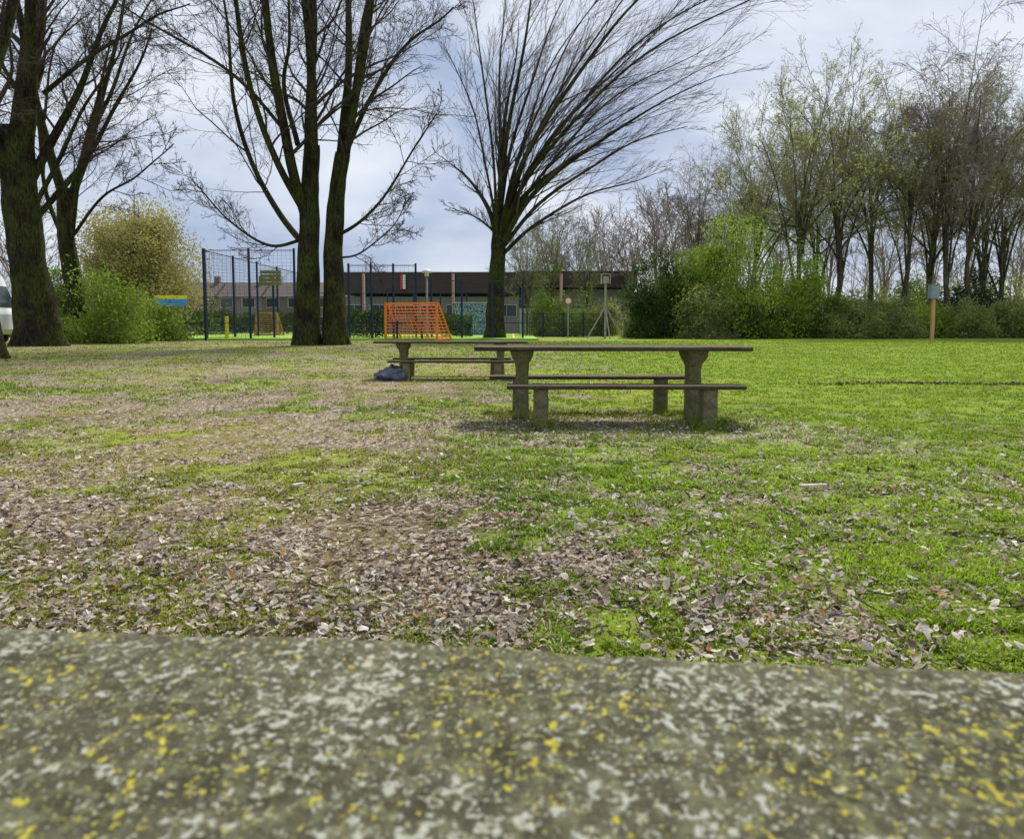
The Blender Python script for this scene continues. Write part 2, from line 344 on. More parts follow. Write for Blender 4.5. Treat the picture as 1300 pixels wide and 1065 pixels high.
# ------------------------------------------------------------ picnic furniture
m=NT('lichen_slab'); fine=m.noise(260,6,.75,'obj'); f=m.noise(9,8,.7,'obj'); mot=m.noise(38,7,.7,'obj'); big=m.noise(10,5,.65,'obj')
c=m.ramp(f,[(.3,(.095,.09,.05)),(.7,(.22,.205,.13))]); c=m.mix(.65,c,m.ramp(fine,[(.3,.25),(.7,1)]),'MULTIPLY'); c=m.mix(.65,c,m.ramp(mot,[(.35,.3),(.62,1)]),'MULTIPLY')
olive=m.noise(70,5,.6,'obj',(1.2,1,1)); c=m.mix(m.ramp(olive,[(.48,0),(.66,.65)]),c,(.24,.25,.14))
def spots(c,scale,th,soft,amt,col,seedst,maxf=.95):
    n=m.noise(scale,3,.6,'obj',seedst); v=m.math('ADD',n,m.math('MULTIPLY',m.math('SUBTRACT',big,.5),amt))
    return m.mix(m.ramp(v,[(th,0),(th+soft,maxf)]),c,col),v
pale=m.ramp(fine,[(.3,(.33,.35,.28)),(.65,(.70,.71,.62))]); yl=m.ramp(fine,[(.3,(.40,.36,.04)),(.65,(.72,.63,.09))])
c,v1=spots(c,125,.592,.06,.42,pale,(1,.8,1),.9); c,v2=spots(c,240,.595,.06,.35,(.55,.56,.45),(1,.9,1.3),.8)
c,v3=spots(c,130,.622,.045,-.42,yl,(1.1,.75,1.4),.92); c,v4=spots(c,250,.625,.06,-.35,(.50,.48,.12),(.9,.85,1.1),.85)
m.color(c); m.rough(.92,.15); m.bump(m.math('ADD',fine,m.math('MULTIPLY',v1,1.5)),.9,.004); M_top=m.m
m=NT('weathered_plank'); f=m.noise(7,8,.7,'obj',(.5,6,6)); g=m.noise(32,6,.75,'obj'); k=m.noise(5,5,.65,'obj')
c=m.ramp(f,[(.3,(.022,.015,.010)),(.7,(.11,.08,.05))]); c=m.mix(m.ramp(k,[(.50,0),(.65,.55)]),c,(.09,.09,.035)); c=m.mix(m.ramp(g,[(.60,0),(.68,.6)]),c,(.30,.28,.21)); m.color(c); m.rough(.85,.2); m.bump(g,.6,.006); M_wood=m.m
m=NT('mossy_concrete'); f=m.noise(6,7,.7,'obj'); g=m.noise(38,7,.75,'obj'); k=m.noise(4,5,.65,'obj')
c=m.ramp(f,[(.3,(.13,.115,.065)),(.7,(.38,.35,.22))]); c=m.mix(m.ramp(k,[(.42,0),(.58,.85)]),c,(.20,.23,.05)); c=m.mix(.65,c,m.ramp(g,[(.35,.25),(.6,1)]),'MULTIPLY'); m.color(c); m.rough(.95,.1); m.bump(g,.9,.012); M_leg=m.m
def slab(name,Ln,Wd,Th,nx,jit,seed):
    prof=[]; r=Th*.32
    for (cx,cz,a0) in ((Wd/2-r,Th-r,0),(-Wd/2+r,Th-r,90),(-Wd/2+r,r,180),(Wd/2-r,r,270)):
        for k in range(4):
            a=math.radians(a0+k*30); prof.append((cx+r*math.cos(a),cz+r*math.sin(a)))
        if a0==0:
            for t in np.linspace(.04,.96,26): prof.append(((Wd/2-r)*(1-2*t),Th))
    pr=np.array(prof); n=len(pr); xs=np.linspace(-Ln/2,Ln/2,nx); 
    X=np.repeat(xs[:,None],n,1); Yp=np.repeat(pr[None,:,0],nx,0).copy(); Z=np.repeat(pr[None,:,1],nx,0).copy()
    edge=np.sign(Yp)*ss(Wd*.3,Wd*.5,np.abs(Yp))
    wv=(fbm(X,np.sign(Yp)*5,.35,seed)-.5)*2*jit+(fbm(X,Z*4+np.sign(Yp)*9,.05,seed+3)-.5)*jit*.9
    Yp+=edge*wv; Z+=(fbm(X,Yp,.12,seed+7)-.5)*jit*.35*(pr[None,:,1]>Th/2)-(np.abs(edge)*np.clip(-wv,0,1)*.5)*(pr[None,:,1]>Th/2)
    e=np.abs(X)/(Ln/2); Yp*=1-.06*ss(.985,1,e)
    V=np.stack([X,Yp,Z],-1).reshape(-1,3); i=np.arange(nx-1)[:,None]*n; k=np.arange(n)[None]; k2=(k+1)%n
    F=np.stack([i+k,i+k2,i+n+k2,i+n+k],-1).reshape(-1,4)
    caps=[list(range(n))[::-1],[(nx-1)*n+q for q in range(n)]]
    return mkmesh(name,V,[F,caps],True)
legT=loft('table_leg',[(-.1,.155,.26,0,0),(.08,.148,.25,0,0),(.2,.142,.245,.002,0),(.33,.144,.24,-.002,0),(.45,.138,.235,0,0),(.57,.142,.25,0,0),(.62,.165,.32,0,0),(.68,.22,.42,0,0),(.75,.25,.50,0,0)],jit=.004)
legB=loft('bench_leg',[(-.1,.155,.21,0,0),(.03,.15,.20,0,0),(.12,.145,.20,.002,0),(.25,.142,.20,0,0),(.39,.145,.20,0,0)],jit=.004)
def table(loc,rz,label,seed,mt,Wd=.74,jit=.008,th=.044,lx=0,ln=2.9):
    e=thing('picnic_table',loc,label,'picnic table','picnic tables in the park',rz)
    obj('tabletop',slab('tabletop',ln,Wd,th,500 if mt is M_top else 260,jit,seed),mt,e,(0,0,.752))
    for s in(-.93,.93): obj('leg',legT,M_leg,e,(s+lx,0,0))
    return e
def bench(loc,rz,label,seed):
    e=thing('bench',loc,label,'bench','benches beside the picnic tables',rz)
    obj('seat',slab('seat',2.36,.29,.038,160,.007,seed),M_wood,e,(0,0,.389))
    for s in(-.84,.84): obj('leg',legB,M_leg,e,(s,0,0))
    return e
a=math.radians(-6.1)
table((math.sin(a)*.365,.548-.365,-.013),a,'lichen-covered grey picnic table top with chipped edge',3,M_top,Wd=.73,jit=.011,th=.05,ln=3)
bench((.05,.93,-.01),a,'low weathered bench beside the lichen-covered table',21)
tz=math.radians(-1.2)
table((1.06,8.05,0),tz,'weathered wooden picnic table on flared mossy concrete legs',4,M_wood,lx=-.02)
bench((1.13,7.40,0),tz,'low plank bench on two mossy block legs',22)
bench((.92,8.75,0),tz,'low plank bench behind the picnic table on leafy grass',23)
table((-1.15,14.2,-.08),math.radians(-1),'weathered picnic table with a dark bag near its end',5,M_wood,th=.04)
bench((-1.10,13.6,-.06),math.radians(-1),'low plank bench near the dark plastic bag',24)
bench((-1.2,14.85,-.06),math.radians(-1),'low plank bench on patchy grass by trees',25)
bm=bmesh.new(); bmesh.ops.create_icosphere(bm,subdivisions=5,radius=1)
for v in bm.verts:
    p=v.co.copy(); r=1+.30*mn.noise(p*1.6)+.22*abs(mn.noise(p*4+Vector((3,1,2))))-.10*abs(mn.noise(p*9))
    z=p.z*r; 
    v.co=Vector((p.x*r*.33,p.y*r*.2,max(z*.17+.11,0.0)-(.05*(p.x<-.2)*abs(p.x))))
for f in bm.faces: f.smooth=True
bmm=D.meshes.new('plastic_bag'); bm.to_mesh(bmm); bm.free()
mb=nm('bag_plastic',[(.3,(.03,.035,.05)),(.6,(.10,.12,.15)),(.75,(.35,.38,.44))],9,.35,.8,.02,'obj',None,.5)
bg_=obj('plastic_bag',bmm,mb,None,(-2.17,13.65,-.02)); bg_['label']='crumpled dark blue plastic bag lying on the grass'; bg_['category']='bag'
mc=nm('pale_wood',[(.3,(.40,.34,.24)),(.7,(.7,.64,.52))],20,.9,.5)
for (x,y,s,r) in((1.88,4.55,.17,.1),(-4.7,9.9,.16,.5),(-1.35,4.6,.07,.8),(4.1,4.4,.08,.3)):
    o=obj('wood_chip',slab('wood_chip',s,.035,.018,14,.006,int(s*100)),mc,None,(x,y,float(gz(x,y))+.02),r)
    o['label']='pale splinter of wood lying in the grass'; o['category']='wood chip'; o['group']='wood splinters on the lawn'

# ------------------------------------------------------------ trees
def hero(name,base,s,stems,label,seed,barkm,twigm,lv,bias=(0,0,0),flare=1.4,category='tree',wob=.12,rr=.44,mr=1.0):
    rng=np.random.default_rng(seed); e=thing(name,base,label,category)
    TV=[];BP=[];BR=[]
    for (pts,r0,r1,trunk,yo) in stems:
        n=26
        p=np.array([(q[0],0,q[1]) for q in pts],float)*s
        sp_=spline(p,n); t=np.linspace(0,1,n)
        ph=rng.uniform(0,6.28); amp=np.linalg.norm(p[-1]-p[0])
        sp_[:,1]=yo*(0 if trunk else 1)*t*amp/8+(yo*s*.3 if trunk else 0)+.02*amp*np.sin(t*3+ph)*t
        if not trunk:
            sp_[:,0]+=.012*amp*np.sin(t*9+ph)*t; sp_[:,2]+=.008*amp*np.sin(t*13+ph)*t
        rad=(r0+(r1-r0)*t)*s
        if trunk: rad*=1+(flare-1)*np.exp(-t*n/2.6)
        TVs=18 if trunk else 8
        v,f=tubes(sp_[None],rad[None],TVs)
        if trunk or r0>6:
            c=np.repeat(sp_,TVs,0); dv=v-c; an=np.arctan2(dv[:,1],dv[:,0]); k=1+(fbm(an*2+seed,c[:,2]*.5,1.0,seed)-.5)*(.6 if trunk else .3)
            if trunk: k+= .20*np.exp(-np.maximum(c[:,2],0)/.9)*np.sin(an*4+seed)
            v=c+dv*k[:,None]
        TV.append((v,f))
        if not trunk: BP.append(sp_);BR.append(rad)
    v,f=join(TV); obj('trunk',mkmesh('trunk',v,[f],True),barkm,e)
    P=np.array(BP);Q=np.array(BR); parts=[]; 
    for k,(n,ra,an,tr) in enumerate(lv):
        P,Q=grow(P,Q,n,.2 if k==0 else .12,1.0,ra,an,tr,wob,rr if k==0 else .55,[11,7,5,4][k],rng,bias,mr*[.016,.009,.0065,.005][k]*(s/.04)**.5,fall=.55)
        parts.append(tubes(P,Q,[6,4,3,3][k]))
    v,f=join(parts); obj('crown',mkmesh('crown',v,[f],False),twigm,e)
    return e,P
def T(d,px): return (px-650)/939*d
LV=((12,.42,38,.03),(9,.46,40,.02),(5,.5,42,.01),(3,.55,42,.0))
hero('bare_tree',(T(37,402),37,-.05),1/25.4,[
 ([(-9,-3),(-9,60),(-7,140),(-3,205),(-1,250)],15,9.5,True,-8),([(26,-3),(23,60),(22,130),(29,190),(37,240)],13.8,9,True,12),
 ([(-7,150),(-22,240),(-30,330),(-27,450),(-24,600)],7,2.5,False,-2),([(-4,200),(-10,300),(-12,450),(-13,600)],7.5,2.5,False,2),
 ([(-2,190),(7,300),(7,450),(7,600)],7.5,2.5,False,-1.5),([(-7,120),(-50,168),(-88,235),(-118,320),(-135,420),(-150,500)],4.6,1.2,False,2),
 ([(-7,160),(-34,220),(-52,300),(-60,400),(-64,500)],5.0,1.4,False,-3),([(-9,135),(-60,128),(-115,160),(-165,215)],2.4,.7,False,1.5),
 ([(29,190),(43,280),(55,370),(63,460),(69,580)],7,2.3,False,1.5),([(27,165),(51,240),(77,330),(95,430),(109,540)],5.2,1.6,False,-2.5),
 ([(32,200),(33,320),(28,460),(32,600)],7,2.5,False,3),([(37,230),(70,315),(118,390),(170,440)],3.6,1.,False,2),
 ([(23,135),(66,155),(116,205),(160,270)],2.6,.7,False,-3),([(-1,180),(13,270),(19,370),(25,480)],5.5,1.8,False,-3),
 ([(-18,250),(-42,330),(-44,400),(-46,500)],3.5,1.2,False,3),([(-28,260),(-90,330),(-160,370),(-215,400)],2.6,.7,False,-2),([(24,110),(56,118),(92,150),(118,190)],1.5,.5,False,2)],
 'tall bare tree with twin mossy trunks at the court edge',31,M_bark,M_twig,LV,flare=1.25)
hero('bare_tree',(T(35,51),35,-.05),1/26.6,[
 ([(0,-5),(-6,60),(-12,130),(-16,200),(-12,270)],25,18,True,0),
 ([(-16,190),(-36,270),(-50,380),(-54,520)],12,4,False,-2),([(-10,255),(-4,340),(4,430),(0,560)],15,5,False,1),
 ([(-8,240),(18,320),(34,420),(50,540)],10,3.5,False,-1.5),([(-4,200),(32,290),(56,370),(86,480)],6,2,False,2),
 ([(0,170),(45,225),(95,290),(150,350)],3.2,.9,False,-2),([(-5,150),(46,240),(76,330),(100,430)],4.,1.2,False,3),([(20,310),(80,360),(140,400),(190,430)],3,.8,False,1)],
 'massive dark tree with ridged ivy-scarred trunk on worn lawn',32,M_bark,M_twig,((11,.38,40,.02),(9,.44,42,.01),(5,.5,42,.0),(3,.55,42,0)),flare=1.3)
hero('bare_tree',(T(42,104),42,-.05),1/22,[
 ([(0,-3),(-4,60),(-10,130),(-12,190)],12.5,7.5,True,0),
 ([(-12,175),(-24,290),(-22,400),(-22,520)],6,2.1,False,-2),([(-10,165),(4,240),(18,330),(30,450)],5.6,1.7,False,2),
 ([(-8,120),(22,190),(58,260),(105,330)],3.,.9,False,-3),([(-10,140),(10,250),(42,340),(74,440)],3.8,1.,False,1.5),([(-10,110),(-45,190),(-62,280),(-80,380)],3.2,1.,False,1.5),([(-6,130),(40,180),(90,205),(130,240)],2,.6,False,-1)],
 'bare tree rising behind fresh green shrubs',33,M_bark,M_twig,((11,.40,42,.03),(9,.45,42,.02),(5,.5,42,.02),(3,.55,42,0)),flare=1.3)
hero('bare_tree',(T(22.5,-24),22.5,-.05),1/41.7,[
 ([(0,-5),(-12,110),(-24,240),(-20,340)],26,17,True,0),
 ([(-22,260),(10,360),(30,470),(40,600)],11,4,False,2),([(-22,230),(-60,350),(-90,500)],12,4,False,-2),([(-22,250),(40,330),(90,400),(130,500)],5,1.5,False,-2),([(-22,330),(-15,450),(0,600)],12,4,False,1)],
 'dark old tree with spreading root foot on leafy lawn',34,M_bark,M_twig,((8,.36,40,.02),(8,.44,42,.0),(4,.5,42,.0),(3,.55,42,0)))
ends=[(-70,235),(-52,330),(-28,400),(10,450),(60,470),(110,475),(165,470),(215,460),(262,448),(310,428),(335,400),(305,350),(268,305),(232,258),(198,205),(-58,165),(30,390),(120,390),(180,340),(230,390),(150,250),(280,385)]
st=[([(0,-3),(2,50),(4,100),(5,135)],11,8,True,0)]
rg=np.random.default_rng(5)
for k,(ex,ez) in enumerate(ends):
    z0=rg.uniform(95,135); x0=4
    c1=(x0+ex*.17,z0+(ez-z0)*.34); c2=(x0+ex*.50,z0+(ez-z0)*.69)
    if ez<260 and ex>0: c1=(x0+ex*.24,z0+(ez-z0)*.42); c2=(x0+ex*.6,z0+(ez-z0)*.78)
    st.append(([(x0,z0),c1,c2,(ex,ez)],rg.uniform(1.6,3.4) if k%4 else 4.4,.35,False,rg.uniform(-2.6,2.6)))
hero('windswept_tree',(T(52,628),52,-.05),1/18.05,st,'broad bare tree with long branches sweeping to one side',41,M_bark,M_twigw,((14,.36,23,.015),(9,.44,25,.01),(5,.5,30,.0)),bias=(.028,0,.004),wob=.05,flare=1.3,mr=.62)

def generic(seed,h,cw,trunkh,r,nst,lv=((9,.46,36,.05),(7,.52,38,.03),(4,.54,40,.02),(3,.55,42,.01)),mins=(.020,.012,.009,.0078)):
    rng=np.random.default_rng(seed); n=14
    top=trunkh+ (h-trunkh)*.35
    p=spline(np.array([(0,0,-.3),(rng.normal(0,.15),0,trunkh*.5),(rng.normal(0,.3),rng.normal(0,.3),trunkh),(rng.normal(0,.4),0,top)]),n)
    parts=[tubes(p[None],(r*np.linspace(1.15,.45,n))[None],9)]; SP=[];SR=[]
    for k in range(nst):
        a=2*np.pi*k/nst+rng.uniform(-.4,.4); el=rng.uniform(.0,1)
        rad=cw*math.sqrt(1-el**2*.85)*rng.uniform(.65,1); z=trunkh+(h-trunkh)*(.32+.60*el)*rng.uniform(.9,1)
        f=rng.uniform(.35,1); i=int(f*(n-1)); b=p[i]
        e_=np.array([rad*math.cos(a),rad*math.sin(a),z])
        m1=b+(e_-b)*np.array([.2,.2,.36]); m2=b+(e_-b)*np.array([.58,.58,.74]); q=spline(np.array([b,m1,m2,e_]),12)
        q+=rng.normal(0,.03,q.shape)
        SP.append(q);SR.append(r*np.linspace(.38,.06,12))
    P=np.array(SP);Q=np.array(SR); parts.append(tubes(P,Q,6)); tr=join(parts); cr=[]
    for k,(nn,ra,an,t_) in enumerate(lv):
        P,Q=grow(P,Q,nn,.25 if k==0 else .15,1,ra,an,t_,.09,.45,[8,6,4,3][k],rng,(0,0,0),mins[k],fall=.5); cr.append(tubes(P,Q,[5,3,3,3][k]))
    cv=join(cr); return mkmesh('trunk',tr[0],[tr[1]],True),mkmesh('crown',cv[0],[cv[1]]),P
VAR=[generic(101,22,7.6,5.5,.28,11),generic(102,22,6.0,6,.26,10),generic(103,24,4.8,7,.25,9),generic(104,20,7.6,4.5,.26,12)]
VARB=[generic(111,24,3.4,5,.20,16,lv=((9,.34,45,-.03),(7,.55,45,-.08),(4,.65,40,-.12),(2,.7,35,-.1)),mins=(.016,.010,.008,.007))]
VARF=[generic(121,17,4.8,4,.20,10,lv=((8,.42,38,.06),(6,.48,42,.04),(4,.52,42,.03)),mins=(.022,.015,.012)),generic(122,16,3.8,3.5,.17,9,lv=((8,.42,34,.08),(6,.48,38,.04),(4,.52,42,.03)),mins=(.022,.015,.012))]
LM={}
def leafmesh(var,key,frac,size,seed):
    if key in LM: return LM[key]
    rng=np.random.default_rng(seed); P=var[2]; n=len(P); k=rng.random(n)<frac
    C=P[k][:,-1]; C=C+rng.normal(0,.12,C.shape)
    cl=vn(C[:,0]*1.0+C[:,2]*.7,C[:,1]+C[:,2],1.6,seed); C=C[rng.random(len(C))<ss(.3,.65,cl)*1.2]
    v,f=leafquads(C,size,rng); LM[key]=mkmesh('foliage',v,[f]); return LM[key]
def withmat(me,mt):
    if len(me.materials) and me.materials[0]!=mt:
        m2=me.copy(); m2.materials[0]=mt; return m2
    return me
def gtree(var,x,y,sc,rz,label,leafm=None,leaf=None,tm=M_bark2,cm=M_twigg,name='bare_tree',group=None,sx=1):
    e=thing(name,(x,y,-.05),label,'tree',group,rz,(sc*sx,sc*sx,sc))
    obj('trunk',withmat(var[0],tm),tm,e); obj('crown',withmat(var[1],cm),cm,e)
    if leafm is not None: obj('foliage',withmat(leaf,leafm),leafm,e)
    return e
GR='row of tall trees along the lawn edge'
for (px,d,i,sc,rz,fr,lab) in [
 (962,66,0,.88,.3,.9,'tall budding tree with pale green rounded crown'),
 (1008,61,3,1.04,1.2,.8,'multi-stemmed budding tree above green shrubs'),
 (1057,63,0,1.02,2.2,.6,'tall slender tree with light green budding crown'),
 (1102,65,1,1.0,.7,.45,'tall bare tree with straight pale trunk'),
 (1145,61,2,.93,4.1,.35,'tall bare tree with narrow fan of branches'),
 (1180,64,0,.98,5.0,.25,'tall bare tree with dense rounded crown'),
 (1228,60,1,.98,3.3,.25,'tall bare tree beside dark evergreen shrub'),
 (1268,66,3,1.05,2.0,.25,'bare broad-crowned tree over olive brush'),
 (1312,60,2,.9,.2,.2,'bare tree with fine twigs at lawn border'),
 (1035,76,3,1.1,4.4,.5,'budding tree filling the gap behind its neighbours')]:
    gtree(VAR[i],T(d,px),d,sc,rz,lab,M_bud,leafmesh(VAR[i],(i,fr),fr,.16,i+5),group=GR)
gtree(VARB[0],T(60,1200),60,1.18,0,'tall drooping birch rising above its neighbours',cm=M_twigp,name='birch_tree')
gtree(VARB[0],T(66,1243),66,1.1,1.5,'slim drooping birch among taller trees',cm=M_twigp,name='birch_tree')
gtree(VARB[0],T(70,884),70,.82,.5,'reddish bare birch behind evergreen shrubs',cm=M_twigp,name='birch_tree')
gtree(VARB[0],T(74,925),74,.86,2.5,'reddish bare birch with fine hanging twigs',cm=M_twigp,name='birch_tree')
G2='distant bare trees behind the buildings'
rng=np.random.default_rng(77)
for (px,d,i,sc) in [(668,95,0,.9),(700,88,1,1.0),(735,100,0,1.05),(765,92,1,1.05),(800,84,0,.95),(832,90,1,1.2),(860,80,0,1.0),(905,95,1,1.1),(985,95,0,1.1),(1120,92,0,1.1),(1290,88,1,1.1),(225,100,1,.7),(345,118,0,.62),(30,75,0,1.0),(160,92,0,.9),(560,130,0,.6),(1180,90,1,1.2),(1050,88,1,1.15)]:
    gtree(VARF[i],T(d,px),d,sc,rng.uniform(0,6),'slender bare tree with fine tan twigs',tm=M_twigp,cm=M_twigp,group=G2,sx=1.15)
fr=leafmesh(VARF[1],'fr',1,.2,3)
gtree(VARF[1],T(70,700),70,.78,1.1,'young tree with a haze of fresh green leaves',M_fresh,fr,name='young_tree')
gtree(VARF[1],T(66,668),66,.6,2.1,'small tree with a haze of fresh green leaves',M_fresh,fr,name='young_tree')
gtree(VARF[1],T(68,745),68,.62,3.1,'slim young tree with sparse fresh leaves',M_fresh,fr,name='young_tree')

def bush(name,loc,w,dp,h,n,ls,leafm,label,seed,ncl=40,stems=30,stemm=M_twigg,category='shrub',dense=.55,group=None,lo=.0,shape=1.0,trunk=0):
    rng=np.random.default_rng(seed); e=thing(name,loc,label,category,group)
    q=rng.normal(size=(ncl,3)); q/=np.linalg.norm(q,axis=1,keepdims=True); q*=(rng.random(ncl)**.45)[:,None]
    q[:,2]=np.abs(q[:,2])*(1-lo)+lo
    C=q*np.array([w/2,dp/2,h])*.86; cr=(.10+.18*rng.random(ncl))*min(w,h*1.3)*shape
    idx=rng.integers(0,ncl,n); dd=rng.normal(size=(n,3)); dd/=np.linalg.norm(dd,axis=1,keepdims=True)
    P=C[idx]+dd*(cr[idx]*(dense+(1-dense)*rng.random(n)**.7)*rng.choice([1,1,1,1.35],n))[:,None]*np.array([1,1,.9])+rng.normal(0,.05,(n,3))*h*.14
    P=P[(P[:,2]>.02)]
    v,f=leafquads(P,ls,rng); obj('foliage',mkmesh('foliage',v,[f]),leafm,e)
    S=[]
    for k in range(stems):
        t=C[rng.integers(0,ncl)]*1.15+rng.normal(0,.3,3)*h*.15; b=np.array([t[0]*.35,t[1]*.35,-.1]) if not trunk else np.array([0,0,trunk*rng.random()])
        S.append(spline(np.array([b,b+(t-b)*[.35,.35,.5],t]),8))
    S=np.array(S); Q=np.linspace(1,.3,8)[None]*np.full((stems,1),.007*h+.008); A=tubes(S,Q,5)
    P2,Q2=grow(S,Q,9,.3,1,.5,40,.05,.12,.6,5,rng,(0,0,0),.010); B=tubes(P2,Q2,3)
    parts=[A,B]
    if trunk:
        tp=np.array([[0,0,-.2],[.05,0,trunk*.5],[0,.05,trunk]]); parts.append(tubes(spline(tp,6)[None],np.linspace(.35,.22,6)[None],8))
    v,f=join(parts); obj('stems',mkmesh('stems',v,[f]),stemm,e); return e
bush('willow_tree',(T(80,178),80,0),14.5,11,15.5,80000,.22,M_willow,'round yellow-olive willow crown behind the shrubs',1,110,40,M_twigg,'tree',.5,lo=.2,shape=.8,trunk=4)
SH='shrubs along the park edge'
for (px,d,w,h,n,lm,lab,sd_,de) in [
 (88,44,3.6,5.6,7000,M_fresh,'leafing green shrub beside dark trunk',2,.2),(140,41,5.8,4.2,9000,M_fresh,'wide spring-green shrub with thin stems',3,.2),(205,46,4.2,2.8,4500,M_fresh,'low sparse green shrub near the court',4,.2),
 (838,56,6.2,7.6,26000,M_ever,'dark evergreen shrub with dense leaves',5,.4),(884,56,6.4,8.4,27000,M_mix,'tall dark shrub covered with ivy',6,.4),
 (942,56,8.8,10.0,40000,M_bright,'large bright green leafing shrub',7,.3),(1000,57,6.8,8.0,22000,M_bright,'bright green shrub with drooping edge',8,.25),(895,53,5.0,4.4,8000,M_brush,'tangled brown-green bramble shrub',9,.2),
 (965,54,6,2.8,9000,M_ever,'low green shrub under the bright one',10,.3),(1035,57,5.5,4.8,11000,M_mix,'loose green shrub thinning toward the lawn',30,.2),(1080,55,5.5,3.8,11000,M_brush,'olive shrub with thin upright stems',12,.2),(1125,56,5.4,3.9,11000,M_brush,'olive-brown budding shrub by the lawn',13,.2),
 (1225,57,5,3.2,9000,M_brush,'low olive shrub at the lawn border',14,.2),(1275,58,5.8,3.8,11000,M_brush,'olive shrub with a hint of green',15,.2),(1330,58,5.5,3.8,9000,M_brush,'olive shrub at the lawn border',16,.2),(1178,58,5,3.2,9000,M_bright,'low green shrub behind the box post',29,.3),
 (1150,62,6,5.2,11000,M_mix,'dark green shrub under tall trees',17,.3),(725,64,5,4.2,7000,M_fresh,'fresh green shrub in front of the building',18,.2),(765,66,4.5,3.8,7000,M_brush,'sparse olive shrub before the school wall',19,.2),(690,66,4.5,4.6,6000,M_fresh,'sparse spring-green shrub by the fence',20,.2),
 (812,58,3,3.6,7000,M_brush,'bramble at the foot of evergreen shrub',27,.3),(-60,46,6,4.5,8000,M_fresh,'leafing green shrub behind white van',28,.3),
 (1240,62,6.2,6.4,16000,M_conifer,'rounded dark evergreen shrub between bare trees',41,.5),(1200,65,5.0,5.2,11000,M_conifer,'rounded dark evergreen shrub beside tan post',42,.5)]:
    bush('shrub',(T(d,px),d,0),w,w*.7,h,n,.15,lm,lab,sd_,48,44,M_twigg,'shrub',de,SH)
def wood(x0,x1,y0,y1,n,h0,h1,seed):
    rng=np.random.default_rng(seed); S=[]
    for k in range(n):
        x=rng.uniform(x0,x1);y=rng.uniform(y0,y1);h=rng.uniform(h0,h1); S.append(spline(np.array([(x,y,-.1),(x+rng.normal(0,.4),y,h*.5),(x+rng.normal(0,1),y+rng.normal(0,1),h)]),10))
    P=np.array(S);Q=np.full((n,10),.12)*np.linspace(1,.2,10); A=[tubes(P,Q,5)]
    P,Q=grow(P,Q,10,.2,1,.36,38,.08,.1,.6,6,rng,(0,0,0),.03); A.append(tubes(P,Q,3))
    P,Q=grow(P,Q,6,.2,1,.45,40,.05,.1,.6,4,rng,(0,0,0),.018); A.append(tubes(P,Q,3)); return join(A)
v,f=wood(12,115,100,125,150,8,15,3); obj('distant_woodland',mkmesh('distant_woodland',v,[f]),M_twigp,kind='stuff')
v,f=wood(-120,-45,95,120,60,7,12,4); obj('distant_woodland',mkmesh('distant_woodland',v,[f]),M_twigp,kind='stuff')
rng=np.random.default_rng(8)
n=34000; C=np.stack([rng.uniform(14,95,n),rng.uniform(66,76,n),4.8*rng.random(n)**1.4],1); C[:,2]*=.5+.9*vn(C[:,0],C[:,1],3,3); v,f=leafquads(C,.28,rng); obj('undergrowth',mkmesh('undergrowth',v,[f]),M_brush,kind='stuff')
n=12000; C=np.stack([rng.uniform(-90,-26,n),rng.uniform(60,70,n),2.6*rng.random(n)**1.3],1); C[:,2]*=.5+.8*vn(C[:,0],C[:,1],3,3); v,f=leafquads(C,.3,rng); obj('undergrowth',mkmesh('undergrowth',v,[f]),M_ever,kind='stuff')

# ------------------------------------------------------------ buildings
M_fascia=nm('dark_cladding',[(.3,(.055,.040,.042)),(.7,(.078,.059,.061))],.8,.7,.1,stretch=(.3,1,6))
def brick(name,c1,c2,mo=(.25,.23,.21)):
    m=NT(name); bt=m.N.new('ShaderNodeTexBrick'); bt.inputs['Scale'].default_value=1; bt.inputs['Brick Width'].default_value=.22; bt.inputs['Row Height'].default_value=.075; bt.inputs['Mortar Size'].default_value=.01
    bt.inputs['Color1'].default_value=(*c1,1); bt.inputs['Color2'].default_value=(*c2,1); bt.inputs['Mortar'].default_value=(*mo,1)
    mp2=m.N.new('ShaderNodeMapping'); mp2.inputs['Rotation'].default_value=(math.radians(90),0,0); m.l(m.geo.outputs['Position'],mp2.inputs[0]); m.l(mp2.outputs[0],bt.inputs[0]); m.color(bt.outputs[0]); m.rough(.9); return m.m
M_brick=brick('brown_brick',(.17,.115,.09),(.22,.155,.125)); M_pbrick=brick('grey_brick',(.22,.20,.20),(.30,.27,.265),(.28,.27,.27))
M_wall=nm('pale_render',[(.3,(.36,.36,.37)),(.7,(.50,.50,.50))],1.2,.9,.1)
M_glass=NT('window_glass'); M_glass.color((.03,.04,.05)); M_glass.rough(.08,.6); M_glass=M_glass.m
M_frame=nm('white_frame',[(.3,(.55,.55,.55)),(.7,(.72,.72,.72))],5,.6,0)
M_orange=nm('orange_paint',[(.3,(.90,.22,.02)),(.7,(.97,.32,.04))],6,.5,.05)
M_pil=nm('orange_brick_pier',[(.3,(.50,.20,.11)),(.7,(.62,.30,.18))],6,.8,.1)
M_roof=nm('roof_tile',[(.3,(.09,.075,.075)),(.7,(.16,.13,.125))],2,.85,.3,stretch=(1,1,6))
M_felt=nm('roof_felt',[(.3,(.10,.10,.105)),(.7,(.17,.17,.175))],1,.9,.1)
yb=85; x0,x1=-19.6,13.6
b=thing('school_building',(0,yb,0),'long flat-roofed school with dark cladding and orange piers','building')
obj('wall',boxes('wall',[((x0+.9)/2,8,2.1,.9-x0,16,4.2),((.9+x1)/2+.1,9,2.55,x1-.9,15,5.1)]),M_pbrick,b)
obj('fascia',boxes('fascia',[((x0+.9)/2-.4,7.5,5.7,.9-x0+.6,17,2.2)]),M_fascia,b)
